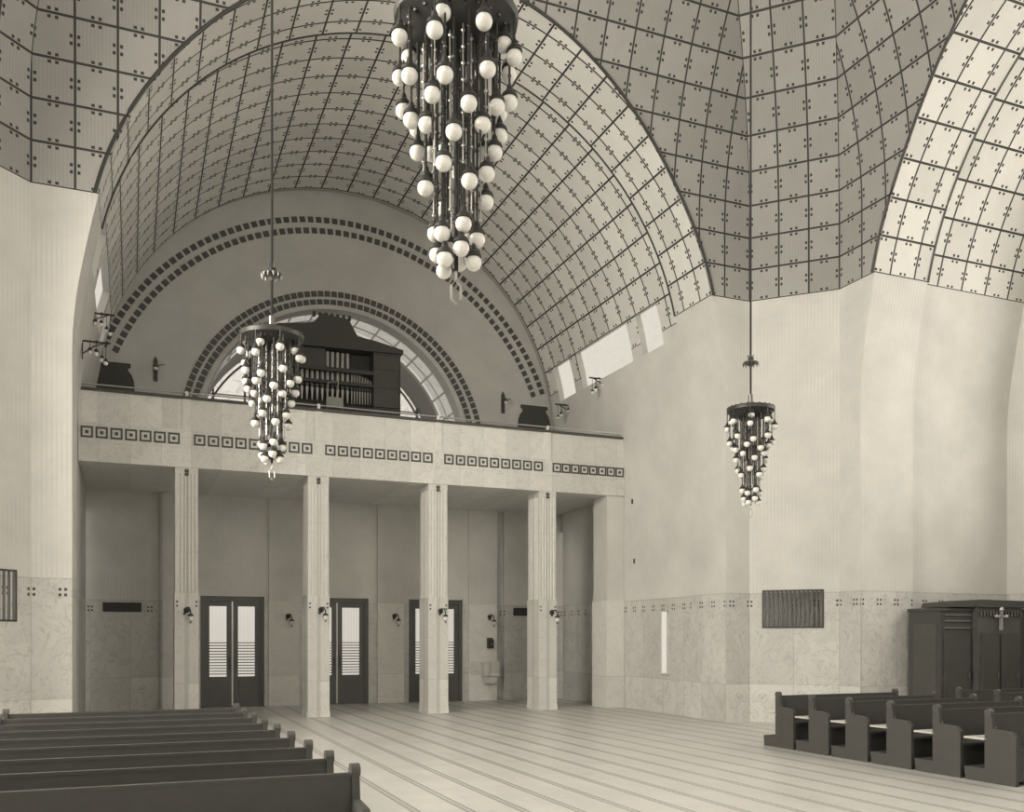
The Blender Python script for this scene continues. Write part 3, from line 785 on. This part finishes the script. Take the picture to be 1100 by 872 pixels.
s0['group']='wall sconces'; s0.scale=(1.35,1.35,1.35)
index_kids()
SC=[((CXS[1]+.05,YG,2.36),0,'small dark wall lamp on the front of the second column from left'),
 ((CXS[2]+.05,YG,2.36),0,'small dark wall lamp on the front of the third column from left'),
 ((CXS[3]+.1,YG,2.36),0,'small dark wall lamp on the front of the rightmost column'),
 ((3.92,YD-.06,2.30),0,'small dark wall lamp on the wall between left and middle doors'),
 ((6.86,YD-.06,2.33),0,'small dark wall lamp on the wall between middle and right doors'),
 ((9.72,YD-.06,2.33),0,'small dark wall lamp to the right of the right-hand door')]
for loc,rz,lab in SC:
    o=copy_tree(s0); o.location=loc; o.rotation_euler=(0,0,rz); o['label']=lab; o.scale=(1.35,1.35,1.35)
for loc,lab in (((.6,YE,8.66),'dark wall lamp with shadow beside the organ arch at left, above the gallery'),((10.2,YE,8.72),'dark wall lamp beside the organ arch at right, above the gallery')):
    t=thing('gallery_sconce',loc,lab,'wall lamp','lamps beside the organ arch')
    m=MB(); m.box(-.05,.05,-.03,0,-.25,.3); m.prism([(-.04,.3),(.04,.3),(.0,.40)],1,-.03,0); m.build('backplate',M['dark'],t)
    m=MB(); m.tube([(0,-.03,.15),(0,-.2,.2),(0,-.25,.1)],.014,6); m.tube([(0,-.03,.15),(.22,-.1,.18)],.01,6); m.build('arm',M['brass'],t)
    m=MB(); m.lathe([(.01,.02),(.055,-.02),(.06,-.05)],12,(0,-.25,.1)); m.build('shade',M['dark'],t)
    m=MB(); m.sphere((0,-.25,.02),.05,12,8); m.build('globe',M['globe'],t)
# bracket lamps below the side windows of the vault
for (x,y,z,s,lab) in ((11.83,22.2,8.62,1,'dark bracket lamp under the large side window of the vault, at right'),(11.80,24.3,8.40,1,'dark bracket lamp under the smallest side window near the organ wall, at right'),
                  (-.80,21.2,8.42,-1,'upper dark bracket lamp against the bright side window at far left'),(-.86,20.1,7.50,-1,'lower dark bracket lamp below the bright side window at far left')):
    t=thing('bracket_lamp',(x,y,z),lab,'wall lamp','bracket lamps below the vault windows',0 if s<0 else PI)
    m=MB(); m.box(-.02,.0,-.06,.06,-.2,.3); m.build('backplate',M['dark'],t)
    m=MB(); m.tube([(0,0,.15),(.5,0,.15)],.02,6); m.tube([(0,0,-.1),(.18,0,.05),(.4,0,.15)],.012,6); m.tube([(.25,-.1,.15),(.25,.1,.15)],.012,6); m.build('arm',M['dark'],t)
    for i,(a,b) in enumerate(((.12,.08),(.24,-.1),(.34,.05),(.41,0))):
        m=MB(); m.tube([(a,b,.15),(a,b,.15-.12-.07*i)],.006,5); m.lathe([(.008,.03),(.035,.0),(.04,-.02)],10,(a,b,.03-.07*i)); p=m.build('pendant',M['dark'],t)
        m=MB(); m.sphere((a,b,-.04-.07*i),.042,10,8); m.build('globe',M['globe'],p)
# holy-water basin, alms box
t=thing('holy_water_basin',(9.62,YD-.06,0),'square marble holy water basin on the wall behind the columns, right of the doors','basin')
m=MB(); m.box(-.18,.30,-.30,0,.72,1.10); m.box(-.20,.32,-.32,0,1.10,1.14); m.build('bowl',M['marble_col'],t)
m=MB(); m.box(-.48,-.18,-.03,0,.74,1.14); m.build('tiled_back',M['marble_plain'],t)
m=MB(); m.prism([(-.1,.5),(.22,.5),(.28,.72),(-.16,.72)],1,-.22,0); m.build('bracket',M['marble_plain'],t)
t=thing('alms_box',(9.72,YD-.06,1.52),'small dark alms box on the wall under the lamp','box')
m=MB(); m.box(-.085,.085,-.14,0,0,.24); m.prism([(-.14,.24),(0,.24),(0,.31)],0,-.085,.085); m.build('body',M['dark'],t)
m=MB(); m.box(-.04,.04,-.15,-.14,.1,.14); m.build('lock_plate',M['brass'],t)
# small anchor plates on the plaster of the entrance arm
for y,z in ((21.1,5.35),(21.0,3.8)):
    m=MB(); m.box(WX-.02,WX,y-.03,y+.03,z-.06,z+.06); o=m.build('anchor_plate',M['dark'])
    tag(o,'small dark %s anchor plate on the pale wall right of the gallery end'%('upper' if z>5 else 'lower'),'wall plate','wall anchor plates')

# ------------------------------------------------------------------ far ends of the other arms (big transept windows; the altar-end one is added fill)
def endwall(k,y,name,idx,win=True,r=5.0):
    m=MB(); n=48; zc=7.2 if r>4 else 8.2; xs=RR*1.05; zb=4 if r>4 else 5
    if win:
        def out(th):
            dx,dz=math.cos(th),math.sin(th); oz=zc-ZC; b=oz*dz; c_=oz*oz-xs*xs; s=-b+math.sqrt(b*b-c_); return dx*s,zc+dz*s
        for i in range(n):
            a,b=PI*i/n,PI*(i+1)/n; pa,pb=out(a),out(b)
            m.face([(r*math.cos(a),y,zc+r*math.sin(a)),(pa[0],y,pa[1]),(pb[0],y,pb[1]),(r*math.cos(b),y,zc+r*math.sin(b))],None,0)
        for s in (-1,1): m.face([(s*r,y,zb),(s*7.3,y,zb),(s*7.3,y,zc),(s*r,y,zc)],None,0)
        m.face([(-7.3,y,2.79),(7.3,y,2.79),(7.3,y,zb),(-7.3,y,zb)],None,0)
    else:
        m.face([(-7.3,y,2.79),(7.3,y,2.79),(7.3,y,15),(-7.3,y,15)],None,0)
    m.face([(-7.3,y,0),(7.3,y,0),(7.3,y,2.79),(-7.3,y,2.79)],None,1)
    if win:
        for i in range(n):
            a,b=PI*i/n,PI*(i+1)/n
            m.face([(r*math.cos(a),y,zc+r*math.sin(a)),(r*math.cos(b),y,zc+r*math.sin(b)),(r*math.cos(b),y+.26,zc+r*math.sin(b)),(r*math.cos(a),y+.26,zc+r*math.sin(a))],None,0)
        for q in (-r,r): m.face([(q,y,zb),(q,y+.26,zb),(q,y+.26,zc),(q,y,zc)],None,0)
        m.face([(-r,y,zb),(r,y,zb),(r,y+.26,zb),(-r,y+.26,zb)],None,0)
    struct(m.xf(rot(k)).build('wall_end_'+name,[M['plaster'],M['marble']]))
    if win:
        m=MB()
        for i in range(n):
            a,b=PI*i/n,PI*(i+1)/n
            m.face([(0,y+.25,zc),(r*math.cos(a),y+.25,zc+r*math.sin(a)),(r*math.cos(b),y+.25,zc+r*math.sin(b))],None,0)
        m.face([(-r,y+.25,zb),(r,y+.25,zb),(r,y+.25,zc),(-r,y+.25,zc)],None,0)
        w=struct(m.xf(rot(k)).build('window_%d'%idx,WIN[k]))
        m=MB()
        for i in range(-4,5):
            x=i*1.0; hh=math.sqrt(max(.01,r*r-x*x)); m.box(x-.04,x+.04,y+.12,y+.2,zb,zc+hh)
        for z in (5.2,6.4,7.6,8.8,10,11.2):
            hh=r if z<zc else math.sqrt(r*r-(z-zc)**2); m.box(-hh,hh,y+.13,y+.19,z-.03,z+.03)
        m.xf(rot(k)).build('glazing_bars',M['dark'],w)
WIN={1:pane_mat('east_window_glass',4.3),3:pane_mat('west_window_glass',28.0),2:pane_mat('apse_fill_glow',4.4)}
endwall(1,18.1-CX,'right',21)
endwall(3,14.3,'left',22,True,3.9)  # left end set farther out, window narrowed, to dim the pier
endwall(2,5.6+HY,'altar',23)  # altar-end window added out of view as soft fill light

# ------------------------------------------------------------------ world, camera
w=bpy.data.worlds.new('World'); scene.world=w; w.use_nodes=True
w.node_tree.nodes['Background'].inputs[0].default_value=(1,.935,.82,1); w.node_tree.nodes['Background'].inputs[1].default_value=.6
cam=bpy.data.objects.new('camera',bpy.data.cameras.new('camera')); col.objects.link(cam)
cam.data.sensor_width=36; cam.data.lens=36*1000/1100; cam.data.shift_y=(686-436)/1100; cam.data.clip_end=200
cam.location=(0,0,1.8); cam.rotation_euler=(PI/2,0,-TH); scene.camera=cam
vs=scene.view_settings; vs.view_transform='Standard'; vs.look='None'; vs.gamma=1; vs.exposure=0; vs.use_curve_mapping=False
